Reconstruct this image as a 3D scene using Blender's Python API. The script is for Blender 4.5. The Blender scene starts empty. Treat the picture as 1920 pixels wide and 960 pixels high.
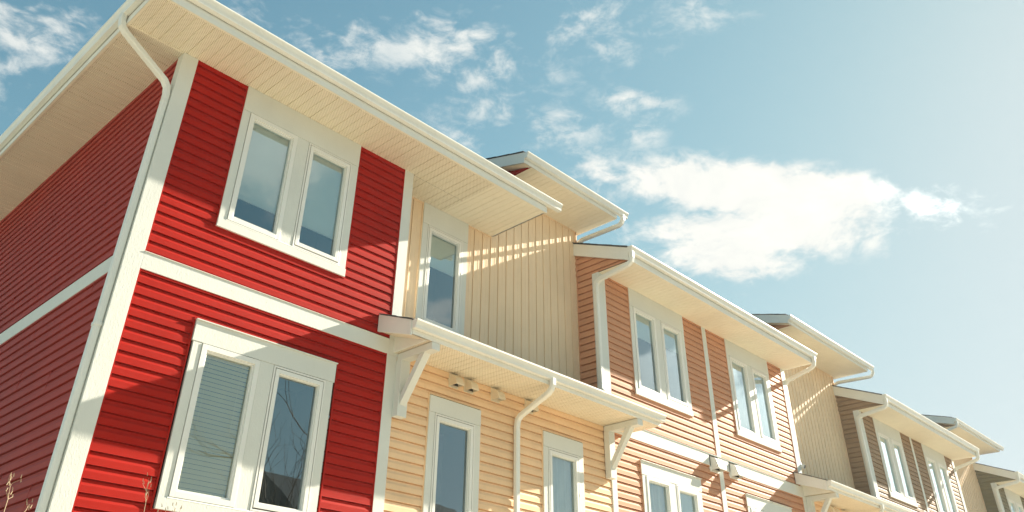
import bpy, math, random
from mathutils import Vector, Matrix
random.seed(7)
C = bpy.context.scene.collection
R = math.radians

# ------------------------------------------------------------------ camera
camd = bpy.data.cameras.new("camera"); cam = bpy.data.objects.new("camera", camd); C.objects.link(cam)
F_ = Vector((0.60851145, 0.57827272, 0.54342844)); R_ = Vector((0.68520099, -0.72831282, 0.00774855)); U_ = Vector((-0.40026668, -0.36764262, 0.83941973))
M = Matrix((R_, U_, -F_)).transposed().to_4x4(); M.translation = Vector((-2.37921834, -7.0, 0.0))
cam.matrix_world = M
camd.sensor_width = 36; camd.sensor_fit = 'HORIZONTAL'; camd.lens = 1540.19 / 1920 * 36
camd.shift_y = -(480 - 332) / 1920; camd.clip_start = 0.05; camd.clip_end = 3000
bpy.context.scene.camera = cam

# ------------------------------------------------------------------ sun, sky, exposure
SUN_DIR = Vector((4.85, -1.0, 2.5)).normalized()           # towards the sun
sund = bpy.data.lights.new("sun", 'SUN'); sun = bpy.data.objects.new("sun", sund); C.objects.link(sun)
sund.energy = 5.0; sund.angle = R(0.5); sund.color = (1.0, 0.90, 0.74)
sun.rotation_euler = SUN_DIR.to_track_quat('Z', 'Y').to_euler(); sun.location = (30, -20, 30)
vs = bpy.context.scene.view_settings
vs.view_transform = 'Standard'; vs.look = 'None'; vs.gamma = 1.0; vs.exposure = 1.45; vs.use_curve_mapping = False

world = bpy.data.worlds.new("World"); bpy.context.scene.world = world; world.use_nodes = True
wt = world.node_tree; wn = wt.nodes; wl = wt.links; wn.clear()
wout = wn.new('ShaderNodeOutputWorld'); wbg = wn.new('ShaderNodeBackground'); wbg.inputs['Strength'].default_value = 0.072
sky = wn.new('ShaderNodeTexSky'); sky.sky_type = 'NISHITA'; sky.sun_disc = False
sky.sun_elevation = math.asin(SUN_DIR.z); sky.sun_rotation = math.atan2(SUN_DIR.x, SUN_DIR.y)
sky.air_density = 1.0; sky.dust_density = 1.0; sky.ozone_density = 1.0; sky.altitude = 600
def wm(op, a, b=None, c=None, clamp=False):
    n = wn.new('ShaderNodeMath'); n.operation = op; n.use_clamp = clamp
    for i, v in enumerate((a, b, c)):
        if v is None: continue
        if isinstance(v, (int, float)): n.inputs[i].default_value = v
        else: wl.new(v, n.inputs[i])
    return n.outputs[0]
tc = wn.new('ShaderNodeTexCoord'); DIR = tc.outputs['Generated']
def wdot(v):
    n = wn.new('ShaderNodeVectorMath'); n.operation = 'DOT_PRODUCT'; wl.new(DIR, n.inputs[0]); n.inputs[1].default_value = v
    return n.outputs['Value']
def wnoise(scale, detail, rough, vec, dist=0.0):
    n = wn.new('ShaderNodeTexNoise'); n.inputs['Scale'].default_value = scale; n.inputs['Detail'].default_value = detail
    n.inputs['Roughness'].default_value = rough; n.inputs['Distortion'].default_value = dist; wl.new(vec, n.inputs['Vector']); return n.outputs['Fac']
mp = wn.new('ShaderNodeMapping'); mp.inputs['Scale'].default_value = (1, 1, 1.9); mp.inputs['Location'].default_value = (3.1, .7, 1.4); wl.new(DIR, mp.inputs['Vector'])
N1 = wnoise(8, 12, .64, mp.outputs[0], .35); N3 = wnoise(30, 6, .6, mp.outputs[0], .5); N2 = wnoise(3.4, 8, .66, mp.outputs[0], .6)
CLOUDS = [  # direction, long axis, short axis, half length, half thickness, weight
 ((0.79, 0.344, 0.507), (0.507, -0.832, -0.225), (0.344, 0.435, -0.832), 0.195, 0.038, 1.25),
 ((0.805, 0.364, 0.467), (0.465, -0.878, -0.116), (0.368, 0.311, -0.876), 0.165, 0.036, 1.05),
 ((0.795, 0.407, 0.451), (0.516, -0.844, -0.149), (0.32, 0.351, -0.88), 0.095, 0.042, 1.0),
 ((0.675, 0.503, 0.54), (0.723, -0.598, -0.346), (0.148, 0.624, -0.767), 0.075, 0.042, .62),
 ((0.860, 0.205, 0.468), (0.458, -0.700, -0.535), (0.184, 0.765, -0.617), 0.060, 0.026, .80),
 ((0.141, 0.793, 0.593), (0.86, -0.41, -0.30), (0.28, 0.44, -0.85), 0.159, 0.070, 0.50),
 ((0.139, 0.835, 0.533), (0.99, -0.115, -0.079), (-0.004, 0.538, -0.843), 0.129, 0.078, 0.44),
 ((0.305, 0.683, 0.664), (0.946, -0.296, -0.13), (0.107, 0.668, -0.736), 0.115, 0.078, 0.44),
 ((0.386, 0.645, 0.659), (0.674, -0.685, 0.276), (0.63, 0.337, -0.7), 0.122, 0.070, 0.44),
 ((0.496, 0.561, 0.663), (0.815, -0.565, -0.131), (0.301, 0.605, -0.737), 0.144, 0.067, 0.50),
 ((0.593, 0.426, 0.683), (0.73, -0.642, -0.234), (0.339, 0.638, -0.692), 0.129, 0.059, 0.40),
 ((0.666, 0.427, 0.611), (0.609, -0.785, -0.115), (0.43, 0.449, -0.783), 0.058, 0.024, 0.55),
 ((0.552, 0.57, 0.609), (0.725, -0.689, -0.012), (0.412, 0.448, -0.793), 0.065, 0.032, 0.42),
 ((0.618, 0.516, 0.593), (0.703, -0.7, -0.122), (0.352, 0.493, -0.796), 0.075, 0.038, 0.44),
 ((0.687, 0.437, 0.58), (0.538, -0.843, -0.002), (0.488, 0.314, -0.815), 0.030, 0.022, 0.46),
 ((0.658, 0.312, 0.686), (0.635, -0.72, -0.281), (0.406, 0.62, -0.671), 0.065, 0.038, 0.40),
 ((0.577, 0.584, 0.571), (0.747, -0.66, -0.079), (0.33, 0.472, -0.817), 0.115, 0.061, 0.41),
 # clouds on the street side of the sky, seen mirrored in the window glass
 ((0.80, -0.505, 0.325), (0.53, 0.85, 0.0), (0.27, -0.17, -0.94), 0.085, 0.032, 1.5),
 ((0.88, -0.38, 0.265), (0.39, 0.92, 0.0), (0.25, -0.10, -0.96), 0.15, 0.055, 1.5),
 ((0.93, -0.30, 0.20), (0.30, 0.95, 0.0), (0.19, -0.06, -0.98), 0.08, 0.05, 1.3),
 ((0.61, -0.68, 0.395), (0.74, 0.66, 0.1), (0.2, -0.3, -0.9), 0.045, 0.022, .8),
 ((0.37, -0.76, 0.54), (0.90, 0.44, 0.0), (0.24, -0.48, -0.84), 0.085, 0.07, 1.05),
 ((0.05, -0.80, 0.60), (1, 0, 0), (0, -0.6, -0.8), 0.20, 0.080, .6),
]
DOTS = 0.0
for c, a, b, ra, rb, w in CLOUDS:
    c = Vector(c).normalized(); a = (Vector(a) - c * Vector(a).dot(c)).normalized(); b = c.cross(a)
    q1 = wm('POWER', wm('DIVIDE', wdot(a), ra), 2.0); q2 = wm('POWER', wm('DIVIDE', wdot(b), rb), 2.0)
    e = wm('SQRT', wm('ADD', q1, q2))
    m = wm('SUBTRACT', 1.35, e, clamp=True)                     # soft ellipse in the sky
    m = wm('MULTIPLY', m, wm('GREATER_THAN', wdot(c), 0.0))
    m = wm('MULTIPLY', m, w)
    DOTS = m if isinstance(DOTS, float) else wm('MAXIMUM', DOTS, m)
dens = wm('ADD', wm('MULTIPLY', DOTS, .85), wm('ADD', wm('ADD', wm('MULTIPLY', wm('SUBTRACT', N3, .5), 1.3), wm('MULTIPLY', wm('SUBTRACT', N1, .5), 2.1)), wm('MULTIPLY', wm('SUBTRACT', N2, .5), 1.5)))
mr = wn.new('ShaderNodeMapRange'); mr.interpolation_type = 'SMOOTHSTEP'; wl.new(dens, mr.inputs['Value'])
mr.inputs['From Min'].default_value = 0.26; mr.inputs['From Max'].default_value = 0.92
cd = wm('MULTIPLY', mr.outputs[0], wm('MULTIPLY', DOTS, 1.6, clamp=True), clamp=True)
tint = wn.new('ShaderNodeMix'); tint.data_type = 'RGBA'; tint.blend_type = 'MULTIPLY'; tint.inputs['Factor'].default_value = 1.0
wl.new(sky.outputs[0], tint.inputs['A']); tint.inputs['B'].default_value = (.93, 1.27, 1.02, 1)
cr = wn.new('ShaderNodeMix'); cr.data_type = 'RGBA'                # cloud shading: brighter where thick
wl.new(wm('MULTIPLY_ADD', N1, 2.2, -.55, clamp=True), cr.inputs['Factor']); cr.inputs['A'].default_value = (3.9, 4.15, 4.1, 1); cr.inputs['B'].default_value = (5.5, 5.4, 5.0, 1)
cm = wn.new('ShaderNodeMix'); cm.data_type = 'RGBA'
wl.new(cd, cm.inputs['Factor']); 
sx = wn.new('ShaderNodeSeparateColor'); wl.new(tint.outputs['Result'], sx.inputs[0]); sc = wn.new('ShaderNodeCombineColor')
for i_, k_ in enumerate((3.6, 4.1, 4.35)):                        # the glare around the sun levels off
    wl.new(wm('DIVIDE', sx.outputs[i_], wm('POWER', wm('ADD', 1.0, wm('POWER', wm('DIVIDE', sx.outputs[i_], k_), 2.5)), .4)), sc.inputs[i_])
wl.new(sc.outputs[0], cm.inputs['A'])
fs = wn.new('ShaderNodeVectorMath'); fs.operation = 'SCALE'; wl.new(cr.outputs['Result'], fs.inputs[0])   # clouds near the sun scatter more light
wl.new(wm('MULTIPLY_ADD', wm('SUBTRACT', wdot(tuple(SUN_DIR)), .905, clamp=True), 20.0, 1.0), fs.inputs['Scale']); wl.new(fs.outputs[0], cm.inputs['B'])
wl.new(cm.outputs['Result'], wbg.inputs['Color']); wl.new(wbg.outputs[0], wout.inputs['Surface'])

# ------------------------------------------------------------------ materials
def newmat(name):
    m = bpy.data.materials.new(name); m.use_nodes = True
    nt = m.node_tree; b = nt.nodes['Principled BSDF']; return m, nt, b
def nd(nt, typ, **kw):
    n = nt.nodes.new(typ)
    for k, v in kw.items():
        if hasattr(n, k): setattr(n, k, v)
        else: n.inputs[k.replace('_', ' ')].default_value = v
    return n
def surf(name, col, rough=.55, var=.10, vscale=1.6, bump=0.0, bscale=(60, 60, 60), bdist=.002, bdetail=4, spec=.5, dirt=0.0):
    """painted surface: base colour with slow uneven fading, faint dirt, and a fine relief"""
    m, nt, b = newmat(name); L = nt.links
    co = nd(nt, 'ShaderNodeTexCoord'); g = nd(nt, 'ShaderNodeNewGeometry')
    n1 = nd(nt, 'ShaderNodeTexNoise', Scale=vscale, Detail=6.0, Roughness=.6); L.new(g.outputs['Position'], n1.inputs['Vector'])
    r = nd(nt, 'ShaderNodeMapRange'); r.inputs['From Min'].default_value = .3; r.inputs['From Max'].default_value = .7
    r.inputs['To Min'].default_value = 1 - var; r.inputs['To Max'].default_value = 1 + var; L.new(n1.outputs['Fac'], r.inputs['Value'])
    mx = nd(nt, 'ShaderNodeMix', data_type='RGBA', blend_type='MULTIPLY'); mx.inputs['Factor'].default_value = 1
    mx.inputs['A'].default_value = (*col, 1); L.new(r.outputs[0], mx.inputs['B']); out = mx.outputs['Result']
    if dirt:
        mpd = nd(nt, 'ShaderNodeMapping'); mpd.inputs['Scale'].default_value = (9, 9, 1.2); L.new(g.outputs['Position'], mpd.inputs['Vector'])
        n2 = nd(nt, 'ShaderNodeTexNoise', Scale=1.6, Detail=7.0, Roughness=.7); L.new(mpd.outputs[0], n2.inputs['Vector'])
        r2 = nd(nt, 'ShaderNodeMapRange'); r2.inputs['From Min'].default_value = .52; r2.inputs['From Max'].default_value = .75
        r2.inputs['To Max'].default_value = dirt; L.new(n2.outputs['Fac'], r2.inputs['Value'])
        m2 = nd(nt, 'ShaderNodeMix', data_type='RGBA'); L.new(r2.outputs[0], m2.inputs['Factor']); L.new(out, m2.inputs['A'])
        m2.inputs['B'].default_value = (col[0]*.55, col[1]*.52, col[2]*.45, 1); out = m2.outputs['Result']
    L.new(out, b.inputs['Base Color']); b.inputs['Roughness'].default_value = rough; b.inputs['Specular IOR Level'].default_value = spec
    if bump:
        mp2 = nd(nt, 'ShaderNodeMapping'); mp2.inputs['Scale'].default_value = bscale; L.new(g.outputs['Position'], mp2.inputs['Vector'])
        n3 = nd(nt, 'ShaderNodeTexNoise', Scale=1.0, Detail=float(bdetail), Roughness=.6, Distortion=.8); L.new(mp2.outputs[0], n3.inputs['Vector'])
        bp = nd(nt, 'ShaderNodeBump'); bp.inputs['Strength'].default_value = bump; bp.inputs['Distance'].default_value = bdist
        L.new(n3.outputs['Fac'], bp.inputs['Height']); L.new(bp.outputs[0], b.inputs['Normal'])
    return m
def perforated(name, col, perf):
    """vinyl soffit with rows of small vent holes"""
    m = surf(name, col, rough=.5, var=.05, dirt=.12); nt = m.node_tree; L = nt.links; b = nt.nodes['Principled BSDF']
    if not perf: return m
    g = nd(nt, 'ShaderNodeNewGeometry'); sp = nd(nt, 'ShaderNodeSeparateXYZ'); L.new(g.outputs['Position'], sp.inputs[0])
    def mt(op, a, bb=None):
        n = nd(nt, 'ShaderNodeMath', operation=op)
        for i, v in enumerate((a, bb)):
            if v is None: continue
            if isinstance(v, (int, float)): n.inputs[i].default_value = v
            else: L.new(v, n.inputs[i])
        return n.outputs[0]
    k = 2 * math.pi / .026
    s = mt('MULTIPLY', mt('SINE', mt('MULTIPLY', sp.outputs[0], k)), mt('SINE', mt('MULTIPLY', sp.outputs[1], k)))
    hole = mt('GREATER_THAN', s, .40)
    src = b.inputs['Base Color'].links[0].from_socket
    mx = nd(nt, 'ShaderNodeMix', data_type='RGBA'); L.new(hole, mx.inputs['Factor']); L.new(src, mx.inputs['A'])
    mx.inputs['B'].default_value = (col[0]*.52, col[1]*.46, col[2]*.38, 1); L.new(mx.outputs['Result'], b.inputs['Base Color'])
    return m
SB = dict(rough=.62, spec=.16, var=.08, bump=.3, bscale=(7, 7, 130), bdist=.0012, dirt=.10)
MT = {}
MT['red'] = surf('red_vinyl_siding', (.395, .0130, .0065), **{**SB, 'spec': .10})
MT['red_side'] = surf('red_vinyl_siding_with_sheen', (.36, .038, .026), **{**SB, 'spec': .3})  # same siding as the front; pale sheen of light mixed into its colour
MT['peach'] = surf('peach_vinyl_siding', (.60, .30, .172), **SB)
MT['taupe'] = surf('taupe_vinyl_siding', (.34, .23, .14), **SB)
MT['olive'] = surf('olive_vinyl_siding', (.20, .18, .10), **SB)
MT['cream'] = surf('cream_vinyl_siding', (.86, .595, .365), **SB)
MT['vert'] = surf('beige_vertical_siding', (.85, .66, .46), rough=.65, spec=.2, var=.05, bump=.4, bscale=(120, 120, 5), bdist=.0012, dirt=.06)
MT['trim'] = surf('white_trim_board', (.70, .715, .67), rough=.6, var=.04, bump=.6, bscale=(75, 75, 30), bdist=.004, bdetail=3, dirt=.04, spec=.25)
MT['frame'] = surf('white_vinyl_frame', (.80, .80, .76), rough=.35, var=.03, dirt=.05)
MT['metal'] = surf('white_gutter_metal', (.80, .80, .745), rough=.33, var=.04, dirt=.13)
MT['rake'] = surf('white_fascia_board', (.78, .78, .73), rough=.5, var=.04, bump=.5, bscale=(40, 8, 60), dirt=.10)
MT['soffit_v'] = perforated('vented_soffit', (.84, .77, .62), True)
MT['soffit_p'] = perforated('plain_soffit', (.84, .77, .62), False)
MT['gap'] = surf('dark_gasket_and_shade', (.03, .028, .025), rough=.6, var=.0)  # window gaskets, also the painted shade in downspout mouths
MT['shingle'] = surf('asphalt_shingles', (.055, .058, .06), rough=.9, var=.35, vscale=14, bump=.8, bscale=(90, 90, 90), bdist=.006)
MT['concrete'] = surf('foundation_concrete', (.34, .32, .29), rough=.9, var=.12, bump=.5)
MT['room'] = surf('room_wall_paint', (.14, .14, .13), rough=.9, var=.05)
MT['shade'] = surf('white_roller_shade', (.88, .88, .82), rough=.8, var=.05)
MT['blind'] = surf('cream_venetian_slats', (.98, .80, .46), rough=.55, var=.05)
MT['curtain'] = surf('white_sheer_curtain', (.9, .88, .82), rough=.9, var=.05, vscale=5)
MT['bark'] = surf('grey_bark', (.16, .12, .09), rough=.9, var=.2, vscale=8, bump=.8, bscale=(60, 60, 12), bdist=.006)
MT['straw'] = surf('dry_straw', (.46, .34, .22), rough=.8, var=.2, vscale=20)
MT['paint_w'] = surf('pale_house_siding', (.60, .56, .47), **SB)
MT['paint_b'] = surf('blue_grey_house_siding', (.25, .30, .33), **SB)
g_, nt, b = newmat('window_glass'); MT['glass'] = g_; MT['vent'] = surf('cream_vent_plastic', (.76, .66, .50), rough=.5)
for n in list(nt.nodes):
    if n.type != 'OUTPUT_MATERIAL': nt.nodes.remove(n)
out = [n for n in nt.nodes if n.type == 'OUTPUT_MATERIAL'][0]
tr = nd(nt, 'ShaderNodeBsdfTransparent'); tr.inputs['Color'].default_value = (.93, .97, .95, 1)
gl = nd(nt, 'ShaderNodeBsdfGlossy'); gl.inputs['Roughness'].default_value = .0; gl.inputs['Color'].default_value = (.76, .93, 1.0, 1)
fr = nd(nt, 'ShaderNodeFresnel'); fr.inputs['IOR'].default_value = 1.55
gm = nd(nt, 'ShaderNodeNewGeometry'); wv = nd(nt, 'ShaderNodeTexNoise', Scale=2.2, Detail=1.0); nt.links.new(gm.outputs['Position'], wv.inputs['Vector'])
bp = nd(nt, 'ShaderNodeBump'); bp.inputs['Strength'].default_value = .10; bp.inputs['Distance'].default_value = .012; nt.links.new(wv.outputs['Fac'], bp.inputs['Height'])
nt.links.new(bp.outputs[0], gl.inputs['Normal'])
ml = nd(nt, 'ShaderNodeMath', operation='MULTIPLY_ADD'); nt.links.new(fr.outputs[0], ml.inputs[0]); ml.inputs[1].default_value = 2.7; ml.inputs[2].default_value = .11; ml.use_clamp = True
mg = nd(nt, 'ShaderNodeMixShader'); nt.links.new(ml.outputs[0], mg.inputs[0]); nt.links.new(tr.outputs[0], mg.inputs[1]); nt.links.new(gl.outputs[0], mg.inputs[2])
nt.links.new(mg.outputs[0], out.inputs['Surface'])
# ground: dry lawn and pale grit
m, nt, b = newmat('dry_lawn'); MT['ground'] = m; L = nt.links
g = nd(nt, 'ShaderNodeNewGeometry'); n1 = nd(nt, 'ShaderNodeTexNoise', Scale=.35, Detail=9.0, Roughness=.7); L.new(g.outputs['Position'], n1.inputs['Vector'])
cr = nd(nt, 'ShaderNodeValToRGB'); cr.color_ramp.elements[0].position = .35; cr.color_ramp.elements[0].color = (.50, .45, .32, 1)
cr.color_ramp.elements[1].position = .68; cr.color_ramp.elements[1].color = (.66, .60, .46, 1); L.new(n1.outputs['Fac'], cr.inputs[0]); L.new(cr.outputs[0], b.inputs['Base Color']); b.inputs['Roughness'].default_value = .95
MT['paving'] = surf('pale_concrete_paving', (.58, .53, .44), rough=.9, var=.10, bump=.4)
MT['asphalt'] = surf('asphalt_road', (.06, .06, .06), rough=.9, var=.2, vscale=4, bump=.5)

# ------------------------------------------------------------------ mesh builder
ORG = Vector((0, 0, 0))
class MB:
    def __init__(s): s.v = []; s.f = []
    def quad(s, *p):
        i = len(s.v); s.v += [tuple(q) for q in p]; s.f.append(tuple(range(i, i + len(p))))
    def box(s, x0, x1, y0, y1, z0, z1):
        i = len(s.v); s.v += [(x, y, z) for x in (x0, x1) for y in (y0, y1) for z in (z0, z1)]
        for a in ((0, 1, 3, 2), (4, 6, 7, 5), (0, 4, 5, 1), (2, 3, 7, 6), (0, 2, 6, 4), (1, 5, 7, 3)): s.f.append(tuple(i + k for k in a))
    def prism(s, poly, axis, a, b):
        """extrude a polygon along an axis: poly is in the two other axes, in order"""
        def P(p, t):
            q = list(p); q.insert(axis, t); return tuple(q)
        n = len(poly); i = len(s.v); s.v += [P(p, a) for p in poly] + [P(p, b) for p in poly]
        s.f.append(tuple(range(i, i + n))); s.f.append(tuple(range(i + 2 * n - 1, i + n - 1, -1)))
        for k in range(n): s.f.append((i + k, i + n + k, i + n + (k + 1) % n, i + (k + 1) % n))
    def strip(s, prof, axis, a, b, thick=None):
        def P(p, t):
            q = list(p); q.insert(axis, t); return tuple(q)
        for k in range(len(prof) - 1): s.quad(P(prof[k], a), P(prof[k], b), P(prof[k + 1], b), P(prof[k + 1], a))
    def tube(s, pts, rads, seg=6, cap=True):
        pts = [Vector(p) for p in pts]; n = len(pts); base = len(s.v); up = Vector((0.3, 0.2, .9)); prev = None
        for i, p in enumerate(pts):
            d = (pts[min(i + 1, n - 1)] - pts[max(i - 1, 0)]).normalized()
            a = d.cross(up if prev is None else prev); a = d.cross(up) if a.length < 1e-5 else a
            if a.length < 1e-5: a = d.cross(Vector((1, 0, 0)))
            a.normalize(); bb = a.cross(d).normalized()
            r = rads[i] if isinstance(rads, (list, tuple)) else rads
            for k in range(seg):
                t = 2 * math.pi * k / seg; s.v.append(tuple(p + (a * math.cos(t) + bb * math.sin(t)) * r))
        for i in range(n - 1):
            for k in range(seg):
                k2 = (k + 1) % seg; s.f.append((base + i * seg + k, base + i * seg + k2, base + (i + 1) * seg + k2, base + (i + 1) * seg + k))
        if cap: s.f.append(tuple(base + k for k in range(seg))[::-1]); s.f.append(tuple(base + (n - 1) * seg + k for k in range(seg)))
    def pipe(s, pts, nrm, w, d, cap_end=True):
        """rectangular downspout: path in a plane of normal nrm; w across the plane, d in the plane; rounded edges, mitred bends"""
        nrm = Vector(nrm).normalized(); pts = [Vector(p) for p in pts]; n = len(pts)
        c = .18 * min(w, d); prof = []
        for (a, bb) in ((-w/2, -d/2), (w/2, -d/2), (w/2, d/2), (-w/2, d/2)):
            sx, sy = (1 if a > 0 else -1), (1 if bb > 0 else -1)
            q = [(a, bb - sy * c), (a - sx * c, bb)]
            if sx * sy > 0: prof += q
            else: prof += q[::-1]
        base = len(s.v); m = len(prof)
        for i, p in enumerate(pts):
            t1 = (pts[i] - pts[i-1]).normalized() if i else (pts[1] - pts[0]).normalized()
            t2 = (pts[i+1] - pts[i]).normalized() if i < n - 1 else t1
            s1, s2 = nrm.cross(t1), nrm.cross(t2); sd = (s1 + s2); sd = sd / max(sd.length_squared / 2, 1e-6)
            for a, bb in prof: s.v.append(tuple(p + nrm * a + sd * bb))
        for i in range(n - 1):
            for k in range(m):
                k2 = (k + 1) % m; s.f.append((base + i*m + k, base + i*m + k2, base + (i+1)*m + k2, base + (i+1)*m + k))
        s.f.append(tuple(base + k for k in range(m)))
        if cap_end: s.f.append(tuple(base + (n-1)*m + k for k in range(m)))
    def build(s, name, mat, parent=None, bevel=0, smooth=False, mats=None, midx=None):
        me = bpy.data.meshes.new(name); me.from_pydata([tuple(Vector(p) - ORG) for p in s.v], [], s.f)
        me.materials.append(MT[mat] if isinstance(mat, str) else mat)
        o = bpy.data.objects.new(name, me); C.objects.link(o)
        if parent: o.parent = parent
        if bevel:
            bm = o.modifiers.new('bevel', 'BEVEL'); bm.width = bevel; bm.segments = 2; bm.limit_method = 'ANGLE'
        if smooth:
            for p in me.polygons: p.use_smooth = True
        return o
def clear_org(): 
    global ORG; ORG = Vector((0, 0, 0))
def thing(name, label, cat, loc, group=None):
    global ORG
    o = bpy.data.objects.new(name, None); C.objects.link(o); o.location = loc; o.empty_display_size = .3
    o['label'] = label; o['category'] = cat
    if group: o['group'] = group
    ORG = Vector(loc); return o
def tag(o, label=None, cat=None, group=None, kind=None):
    for k, v in (('label', label), ('category', cat), ('group', group), ('kind', kind)):
        if v: o[k] = v
    return o

# ------------------------------------------------------------------ siding
CH = 0.105                                                     # course height
PROF = [(1.0, -.014), (.91, -.012), (.895, .0028), (.74, .0045), (.52, .0150), (.47, .0157), (.04, .0168), (0.0, .0185), (0.0, -.014)]   # dutch-lap: cove above, flat below, lip
def hsiding(mb, T, u0, u1, z0, z1, holes=(), phase=3.165, umin=None):
    """lapped boards between z0 and z1; T(u, off, z) places a point; holes (u0,u1,z0,z1) are left out"""
    k0 = math.floor((z0 - phase) / CH); k1 = math.ceil((z1 - phase) / CH)
    cuts = sorted({h[2] for h in holes} | {h[3] for h in holes} | {z0, z1})
    for k in range(k0, k1):
        b = phase + k * CH
        for (ta, oa), (tb, ob) in zip(PROF[:-1], PROF[1:]):
            za, zb = b + ta * CH, b + tb * CH
            segs = [(za, oa, zb, ob)]
            if za - zb > 1e-6:
                zs = [za] + sorted([c for c in cuts if zb < c < za], reverse=True) + [zb]
                segs = [(p, oa + (ob - oa) * (za - p) / (za - zb), q, oa + (ob - oa) * (za - q) / (za - zb)) for p, q in zip(zs[:-1], zs[1:])]
            for (p, op, q, oq) in segs:
                mid = (p + q) / 2
                if mid < z0 or mid > z1: continue
                lo = u0 if umin is None else max(u0, umin(mid))
                iv = [(lo, u1)] if lo < u1 else []
                for h in holes:
                    if h[2] < mid < h[3]:
                        nv = []
                        for a, c in iv:
                            if h[1] <= a or h[0] >= c: nv.append((a, c)); continue
                            if h[0] > a: nv.append((a, h[0]))
                            if h[1] < c: nv.append((h[1], c))
                        iv = nv
                for a, c in iv: mb.quad(T(a, op, p), T(c, op, p), T(c, oq, q), T(a, oq, q))
def jchannel(mb, T, u0, u1, z0, z1, sides='LRTB', w=.014, o=.021):
    def bx(a, b, c, d):
        P = [T(u, f, z) for u in (a, b) for f in (0.0, o) for z in (c, d)]
        xs, ys, zs = zip(*P); mb.box(min(xs), max(xs), min(ys), max(ys), min(zs), max(zs))
    if 'L' in sides: bx(u0 - w, u0, z0, z1)
    if 'R' in sides: bx(u1, u1 + w, z0, z1)
    if 'T' in sides: bx(u0 - w, u1 + w, z1, z1 + w)
    if 'B' in sides: bx(u0 - w, u1 + w, z0 - w, z0)
def Tfront(y): return lambda u, off, z: (u, y - off, z)
def Tside(x): return lambda u, off, z: (x - off, u, z)
def vsiding(mb, y, x0, x1, z0, z1, holes=(), phase=4.836, pitch=.1633, ztop=None):
    """upright boards with a raised seam rib"""
    prof = [(0, -.008), (.0, .013), (.012, .014), (.020, .012), (.022, .003), (.024, .002), (.0862, .003), (.0882, .0055), (.0912, .0055), (.0932, .003), (pitch - .007, .002), (pitch - .0065, -.008), (pitch, -.008)]
    k0 = math.floor((x0 - phase) / pitch); k1 = math.ceil((x1 - phase) / pitch)
    cuts = sorted({x0, x1} | {h[0] for h in holes} | {h[1] for h in holes})
    for k in range(k0, k1):
        b = phase + k * pitch
        for (ua, oa), (ub, ob) in zip(prof[:-1], prof[1:]):
            a, c = b + ua, b + ub; segs = [(a, oa, c, ob)]
            if c - a > 1e-6:
                xs = [a] + [q for q in cuts if a < q < c] + [c]
                segs = [(p, oa + (ob - oa) * (p - a) / (c - a), q, oa + (ob - oa) * (q - a) / (c - a)) for p, q in zip(xs[:-1], xs[1:])]
            for p, op, q, oq in segs:
                mid = (p + q) / 2
                if mid < x0 or mid > x1: continue
                zt = ztop(mid) if ztop else z1
                iv = [(z0, zt)]
                for h in holes:
                    if h[0] < mid < h[1]:
                        nv = []
                        for e, f in iv:
                            if h[3] <= e or h[2] >= f: nv.append((e, f)); continue
                            if h[2] > e: nv.append((e, h[2]))
                            if h[3] < f: nv.append((h[3], f))
                        iv = nv
                for e, f in iv: mb.quad((p, y - op, e), (q, y - oq, e), (q, y - oq, f), (p, y - op, f))

# ------------------------------------------------------------------ parts
GZ = -1.6                                                       # ground level
def gutter(parent, x0, x1, ys, zs, drop=.10, top=.205, depth=.09, axis=0, ends=True):
    """K-style gutter; ys = fascia face, zs = soffit level (eave runs along x, or along y with axis=1)"""
    d = depth; t = top; h = drop
    prof = [(0, zs + h), (-d * .62, zs + h), (-d * .66, zs + h + .008), (-d * .70, zs + h + (t - h) * .35), (-d * .84, zs + h + (t - h) * .62), (-d * .97, zs + h + (t - h) * .80),
            (-d, zs + t - .018), (-d, zs + t), (-d + .016, zs + t), (-d + .016, zs + t - .006), (-d + .005, zs + t - .008),
            (-d * .80, zs + h + (t - h) * .60), (-d * .62, zs + h + .012), (-.004, zs + h + .012), (-.004, zs + t), (0, zs + t)]
    mb = MB()
    P = [(ys + a, z) for a, z in prof]
    if axis == 0: mb.prism(P, 0, x0, x1)
    else: mb.prism(P, 1, x0, x1)
    n = len(P)
    # ends are closed with plates
    if ends:
        full = [(ys + a, z) for a, z in prof[:8]] + [(ys, zs + t)]
        for a, b in ((x0 - .002, x0 + .0015), (x1 - .0015, x1 + .002)): mb.prism(full, axis if axis == 1 else 0, a, b)
    # lap seams every 3 m
    k = x0 + 2.45
    while k < x1 - .5:
        sl = [(ys + a * 1.02, z + (-.0015 if i < 3 else 0)) for i, (a, z) in enumerate(prof[:7])] + [(ys, zs + t - .02)]
        mb.prism(sl, axis if axis == 1 else 0, k, k + .03); k += 3.05
    return mb.build('gutter', 'metal', parent)
def soffit_strips(mb, x0, x1, y0, y1, z, along='y'):
    """panels 0.305 wide made of three ribs; grooves run towards the wall"""
    p = []; u = math.floor(x0 / .3055) * .3055; k = 0
    pts = []
    while u < x1 + .3055:
        for j in range(3):
            b = u + j * .1018; g = .008 if j == 0 else .0055; w = .008 if j == 0 else .008
            pts += [(b, z), (b + w * .4, z + g), (b + w, z + g), (b + w * 1.4, z)]
        u += .3055
    pts = [(max(x0, min(x1, a)), zz) for a, zz in pts]
    pts = [(x0, z)] + pts + [(x1, z)]
    for (a, za), (b, zb) in zip(pts[:-1], pts[1:]):
        if b - a < 1e-6: continue
        if along == 'y': mb.quad((a, y0, za), (b, y0, zb), (b, y1, zb), (a, y1, za))
        else: mb.quad((y0, a, za), (y0, b, zb), (y1, b, zb), (y1, a, za))
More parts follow.
